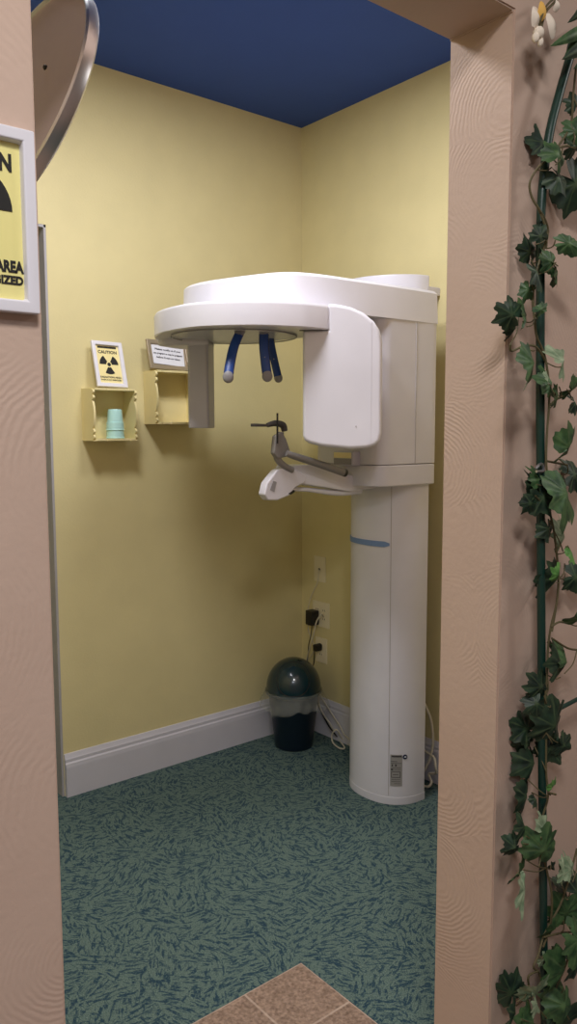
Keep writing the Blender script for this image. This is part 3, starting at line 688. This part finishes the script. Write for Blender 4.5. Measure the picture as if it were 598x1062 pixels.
finish(tube([dc-la*RD*.9+nn*-.02, dc-la*RD*.9+nn*-.04+Vector((-.05, -.05, 0)), Vector((.20, DY1+.02, 1.80)), Vector((.20, DY1, 1.80))], .007, 10, smoothn=5), 'mount_arm', 'chrome', e)

# ------------------------------------------------------------------ trellis arch and ivy on the wall right of the doorway
PY = .792
pp_ = [(564.5, 1062), (564, 1035), (562, 818), (561, 643), (560, 440), (560, 320), (560, 254), (562, 198), (569, 141), (579, 100), (590, 62)]
pp_ = [at(x, y, PY) for x, y in pp_]
top = pp_[-1]
e = empty('garden_trellis', (pp_[0].x, PY, 0), 'dark green metal arch trellis standing against the pinkish wall', 'trellis')
low = pp_[0] + (pp_[0]-pp_[1]).normalized()*0
path = [Vector((pp_[0].x+.012, PY, .0)), Vector((pp_[0].x+.006, PY, .12))] + pp_
finish(tube(path, .0075, 14, smoothn=6), 'upright', 'pole', e)
xr = 1.86
arch = [top, top+Vector((.03, 0, .055)), Vector(((top.x+xr)/2-.12, PY, top.z+.13)), Vector(((top.x+xr)/2, PY, top.z+.165)), Vector(((top.x+xr)/2+.12, PY, top.z+.13)), Vector((xr-.03, PY, top.z+.055)), Vector((xr, PY, top.z-.05)), Vector((xr+.02, PY, 1.2)), Vector((xr, PY, 0))]
finish(tube(arch, .0075, 14, smoothn=6), 'arch', 'pole', e)
rg = at(598, 728, PY)
for z in (rg.z+.01,):
    finish(tube([(1.262, PY, z-.012), (xr, PY, z+.03)], .004, 8), 'crossbar', 'pole', e)
finish(tube([at(555, 486, PY-.009), at(561, 481, PY-.010), at(563, 488, PY-.009), at(556, 489, PY-.010)], .0025, 6, smoothn=4), 'wire_tie', 'tiegrey', e)

# leaf mesh: five lobed, toothed, folded along the midrib
def leaf(bm, mi, c, size, ang, fold, curl, tilt, rngl, slim=1.0, lay=None):
    """c base point world, ang = direction of the tip in the wall plane (deg, 0 = +X, 90 = up)"""
    a = math.radians(ang); d = Vector((math.cos(a), 0, math.sin(a))); sd = Vector((-math.sin(a), 0, math.cos(a))); out = Vector((0, -1, 0))
    # tilt the leaf plane about its side axis and its length axis
    Rm = Matrix.Rotation(math.radians(tilt[0]), 3, sd) @ Matrix.Rotation(math.radians(tilt[1]), 3, d)
    d, sd, out = Rm @ d, Rm @ sd, Rm @ out
    n = 72; rings = []
    lob = [(0, .98, .45), (.95, .90, .42), (-.95, .90, .42), (1.95, .82, .42), (-1.95, .82, .42)]
    def rad(t):
        r = .70
        for (p, h, w_) in lob:
            dt = abs((t-p+PI) % (2*PI)-PI); r = max(r, h*math.exp(-(dt/w_)**2*.55))
        dt = abs((t-PI+PI) % (2*PI)-PI)
        r *= 1 - .75*math.exp(-((abs(t)-PI)/.26)**2)
        r *= 1 + .06*math.sin(t*17+size*999)
        return r
    cpos = c + d*size*.40
    j0 = rngl.random()*6
    cv = bm.verts.new(cpos + out*size*.03); cv[lay] = .9
    for fr in (.33, .66, 1.0):
        ring = []
        for k in range(n):
            t = -PI + 2*PI*k/n; r = rad(t)*size*.62*fr
            x = math.cos(t)*r; y = math.sin(t)*r*slim
            z = -fold*abs(y) - curl*(x*x+y*y)/size*1.2 + .05*size*math.sin(t*3+j0)*fr*fr + .02*size*math.sin(t*8+j0)*fr
            v = bm.verts.new(cpos + d*x + sd*y + out*z)
            ve = 0
            for p, _, _ in lob:
                dt = abs((t-p+PI) % (2*PI)-PI); ve = max(ve, 1 if dt < .06 else 0)
            v[lay] = ve*.8 if fr < .9 else 0.25
            ring.append(v)
        rings.append(ring)
    for k in range(n):
        f = bm.faces.new((cv, rings[0][k], rings[0][(k+1) % n])); f.material_index = mi
        for A, B_ in zip(rings, rings[1:]):
            f = bm.faces.new((A[k], B_[k], B_[(k+1) % n], A[(k+1) % n])); f.material_index = mi
MI = {'D': 0, 'M': 1, 'P': 2, 'L': 3}
def garland(label, leaves, vines, group=None):
    bm = bmesh.new(); lay = bm.verts.layers.float.new('vein'); rg_ = random.Random(len(leaves))
    stems = bmesh.new()
    base = at(*vines[0][-1][:2], PY)
    for (x, y, sz, an, k, *ex) in leaves:
        Yd = PY - .014 - rg_.random()*.03 if k != 'D' else PY + (.012 if rg_.random() < .5 else -.016)
        if ex and len(ex) > 1: Yd = ex[1]
        px = 1.45/FPX*1.08
        S = sz*px*1.14
        cpt = at(x, y, Yd); a = math.radians(an)
        cb = cpt - Vector((math.cos(a), 0, math.sin(a)))*S*.38
        tl_ = (rg_.uniform(-28, 28), rg_.uniform(-35, 35))
        leaf(bm, MI[k], cb, S, an, rg_.uniform(.1, .5), rg_.uniform(.1, .5), tl_, rg_, ex[0] if ex else 1.0, lay)
        # petiole back towards the nearest vine point
        best = None
        for v in vines:
            for q in v:
                d = math.hypot(q[0]-x, q[1]-y)
                if best is None or d < best[0]: best = (d, q)
        q = best[1]; vp = at(q[0], q[1], PY-.012)
        if (vp-cb).length > .006: tube([vp, (vp+cb)/2+Vector((0, -.004, -.004)), cb+Vector((0, .0, 0))], .0011, 6, bm=stems, smoothn=4)
    for v in vines:
        P = [at(x, y, PY - .011 - .003*math.sin(i*1.7)) for i, (x, y) in enumerate(v)]
        tube(P, .0020, 7, bm=stems, smoothn=5)
    e = empty('ivy_garland', base, label, 'artificial ivy', group)
    fo = finish(bm, 'foliage', ['leafD', 'leafM', 'leafP', 'leafL'], e, 50)
    finish(stems, 'stem', 'stem', e)
    return e
leaves1 = [
 (566, 148, 26, 110, 'D'), (580, 160, 26, 60, 'M'), (590, 192, 46, -40, 'D'), (575, 186, 24, -60, 'D'), (596, 138, 24, 80, 'M'), (594, 152, 20, 10, 'D'), (598, 108, 18, 100, 'D'),
 (549, 262, 24, 120, 'D', .7), (551, 283, 26, -80, 'D', .8), (584, 254, 30, -10, 'M', .55), (571, 272, 26, 170, 'M', .8), (583, 281, 28, -30, 'M', .6), (549, 300, 17, -100, 'M', .8), (558, 246, 18, 60, 'D')]
vine1 = [[(597, 70), (594, 100), (592, 128), (583, 145), (570, 162), (556, 176), (549, 190), (551, 204), (558, 216), (565, 228), (568, 242), (562, 262), (556, 285), (552, 310), (554, 330)], [(570, 160), (583, 152), (598, 152)], [(558, 216), (566, 238), (566, 258)]]
garland('ivy garland strand with small dark leaves around the top bend of green pole', leaves1, vine1, None)
leaves2 = [
 (535, 326, 25, 150, 'D'), (536, 340, 20, -100, 'D'), (549, 326, 26, 70, 'M', .75), (560, 321, 20, 30, 'M', .45), (547, 377, 34, -130, 'M'), (590, 373, 32, 30, 'P'), (575, 397, 28, 100, 'M', .8), (582, 410, 20, -60, 'M'), (594, 404, 24, 0, 'M'), (596, 418, 18, -20, 'D'),
 (587, 464, 36, 40, 'M'), (552, 507, 30, 160, 'D'), (576, 512, 52, -110, 'M', .85), (566, 498, 26, 60, 'M'), (593, 492, 32, 0, 'D'), (552, 522, 18, -120, 'D'), (568, 548, 20, -90, 'D'), (560, 515, 30, -60, 'D'),
 (588, 558, 32, 60, 'P'), (590, 573, 17, -70, 'L'), (580, 600, 36, -120, 'D'), (592, 598, 28, -20, 'D'), (577, 596, 17, 90, 'L'), (570, 392, 12, 80, 'P')]
vine2 = [[(552, 300), (554, 330), (556, 348), (562, 362), (566, 376), (569, 400), (569, 422), (567, 448), (566, 478), (568, 500), (570, 530), (574, 550), (577, 575), (579, 600), (577, 625), (572, 655)], [(566, 376), (556, 360), (543, 359), (530, 364), (529, 357)], [(570, 420), (580, 412), (590, 408)], [(566, 478), (576, 480), (588, 482)]]
garland('ivy garland strand with broad toothed leaves along the middle of green pole', leaves2, vine2, None)
leaves3 = [
 (596, 642, 24, 150, 'M'), (578, 688, 36, 110, 'D'), (593, 688, 34, 30, 'M'), (562, 713, 26, 130, 'D'), (559, 730, 22, -140, 'D'), (577, 733, 26, -20, 'M', .8), (550, 757, 32, 150, 'D'), (548, 771, 22, 200, 'D'), (571, 752, 44, 100, 'D'), (583, 773, 24, -30, 'D'), (552, 790, 34, -100, 'D'), (565, 775, 30, -60, 'D'),
 (543, 825, 36, -110, 'D', 1.1), (571, 815, 14, 60, 'L'), (543, 858, 24, 110, 'D'), (536, 880, 22, 190, 'D'), (567, 861, 24, 20, 'P'), (561, 881, 38, 80, 'M'), (549, 902, 34, -60, 'M'), (538, 920, 36, -110, 'P', .55), (574, 900, 18, -40, 'D', .6),
 (552, 828, 14, -80, 'D')]
vine3 = [[(579, 600), (577, 625), (571, 650), (568, 672), (567, 700), (565, 730), (566, 760), (566, 800), (568, 826), (562, 848), (558, 870), (566, 900), (572, 930), (570, 960), (563, 982)], [(568, 822), (576, 824)], [(571, 650), (580, 645), (590, 647)], [(572, 662), (588, 672), (598, 674)]]
garland('ivy garland strand with crowded dark leaves on the lower part of green pole', leaves3, vine3, None)
leaves4 = [
 (586, 907, 24, 60, 'P', .6), (595, 903, 26, 80, 'P'), (584, 924, 32, 160, 'D'), (596, 925, 30, 0, 'D'), (588, 948, 38, 120, 'M'), (577, 964, 30, -160, 'M'), (594, 972, 42, -60, 'M'), (564, 996, 18, -60, 'P', .7), (583, 1004, 44, -120, 'M'), (597, 1000, 34, -20, 'D'), (595, 1034, 52, 70, 'M'), (582, 1040, 36, -100, 'M'),
 (532, 1032, 34, 110, 'D'), (529, 1048, 26, 200, 'D'), (549, 1026, 32, 100, 'P'), (556, 1040, 22, -60, 'P'), (546, 1056, 48, -100, 'M'), (540, 1075, 40, -90, 'M'), (590, 1065, 50, -90, 'D'), (572, 1050, 26, -90, 'D')]
vine4 = [[(598, 880), (584, 930), (570, 958), (563, 972), (558, 990), (553, 1003), (558, 1008), (562, 1020)], [(563, 972), (580, 968), (598, 966)], [(558, 1007), (548, 1012), (548, 1022)], [(598, 940), (590, 990), (575, 1030), (572, 1062)]]
garland('ivy garland cluster with large leaves at the foot of green pole', leaves4, vine4, None)

# long pointed leaves at the upper right corner
def blade_leaf(bm, lay, p0, p1, wd, mi):
    p0 = Vector(p0); p1 = Vector(p1); d = p1-p0; L_ = d.length; d.normalize(); sd = Vector((-d.z, 0, d.x)); out = Vector((0, -1, 0)); n = 12; rows = []
    for i in range(n+1):
        v = i/n; w_ = wd*math.sin(PI*min(1, v*.93+.07))**.8
        c = p0 + d*L_*v + out*.02*math.sin(v*PI)*1
        rows.append([bm.verts.new(c+sd*w_*u+out*-abs(u)*w_*.4) for u in (-1, -.5, 0, .5, 1)])
        for u, vv in zip((.4, 0, .8, 0, .4), rows[-1]): vv[lay] = u
    for A, B_ in zip(rows, rows[1:]):
        for k in range(4): f = bm.faces.new((A[k], A[k+1], B_[k+1], B_[k])); f.material_index = mi
bm = bmesh.new(); lay = bm.verts.layers.float.new('vein')
for (x0, y0, x1, y1, wd, mi) in ((606, 30, 570, 48, .010, 1), (612, 12, 584, 60, .014, 1), (600, 5, 588, 24, .008, 0), (612, 40, 582, 62, .013, 0), (606, -6, 592, 20, .010, 1), (602, 50, 594, 72, .008, 0), (620, 20, 600, -20, .014, 1)):
    blade_leaf(bm, lay, at(x0, y0, PY-.02), at(x1, y1, PY-.035+.01*mi), wd, mi)
e = empty('pointed_leaf_spray', at(612, 30, PY), 'spray of long pointed green leaves at the top of green pole', 'artificial leaves')
finish(bm, 'foliage', ['leafD', 'leafM'], e, 60)
finish(tube([at(612, 30, PY-.005), at(600, 40, PY-.012), at(592, 58, PY-.010)], .002, 6, smoothn=4), 'stem', 'stem', e)

# silk flower
e = empty('silk_flower', at(577, 0, PY), 'white and yellow silk blossom hanging near the wall top by green pole', 'artificial flower')
def petal(px, py, ang, Ln, wd, m, dY=0, name='petal'):
    t = bmesh.new(); c = at(px, py, PY-.012+dY); a = math.radians(ang); d = Vector((math.cos(a), 0, math.sin(a))); sd = Vector((-math.sin(a), 0, math.cos(a))); out = Vector((0, -1, 0))
    rows = []
    for i in range(11):
        v = i/10; w_ = wd*(math.sin(PI*(v*.86+.09))**.6)
        rows.append([t.verts.new(c+d*Ln*(v-.5)+sd*w_*u+out*(.006*math.sin(v*PI)-.35*w_*u*u)) for u in (-1, -.6, -.2, .2, .6, 1)])
    for A, B_ in zip(rows, rows[1:]):
        for k in range(5): t.faces.new((A[k], A[k+1], B_[k+1], B_[k]))
    return finish(t, name, m, e, 60)
petal(555, 18, -100, .032, .013, 'petal'); petal(561, 12, -110, .032, .011, 'petaly', -.004); petal(571, 27, -65, .038, .012, 'petal', -.003); petal(576, 6, 70, .020, .007, 'petal')
def bud(px, py, rx, rz):
    t = bmesh.new(); bmesh.ops.create_uvsphere(t, u_segments=14, v_segments=10, radius=1, matrix=Matrix.Translation(at(px, py, PY-.012)) @ Matrix.Diagonal((rx, rx, rz, 1)))
    finish(t, 'bud', 'petal', e)
bud(558, 34, .009, .010); bud(555, 39, .006, .008); bud(560, 43, .005, .008)
finish(tube([at(582, -6, PY), at(574, 3, PY-.01), at(566, 12, PY-.012), at(562, 24, PY-.012), at(560, 34, PY-.012)], .0022, 7, bm=tube([at(578, -4, PY), at(568, 4, PY-.014), at(561, 18, PY-.02), at(559, 28, PY-.014)], .0018, 7, smoothn=4), smoothn=4), 'stem', 'stem', e)
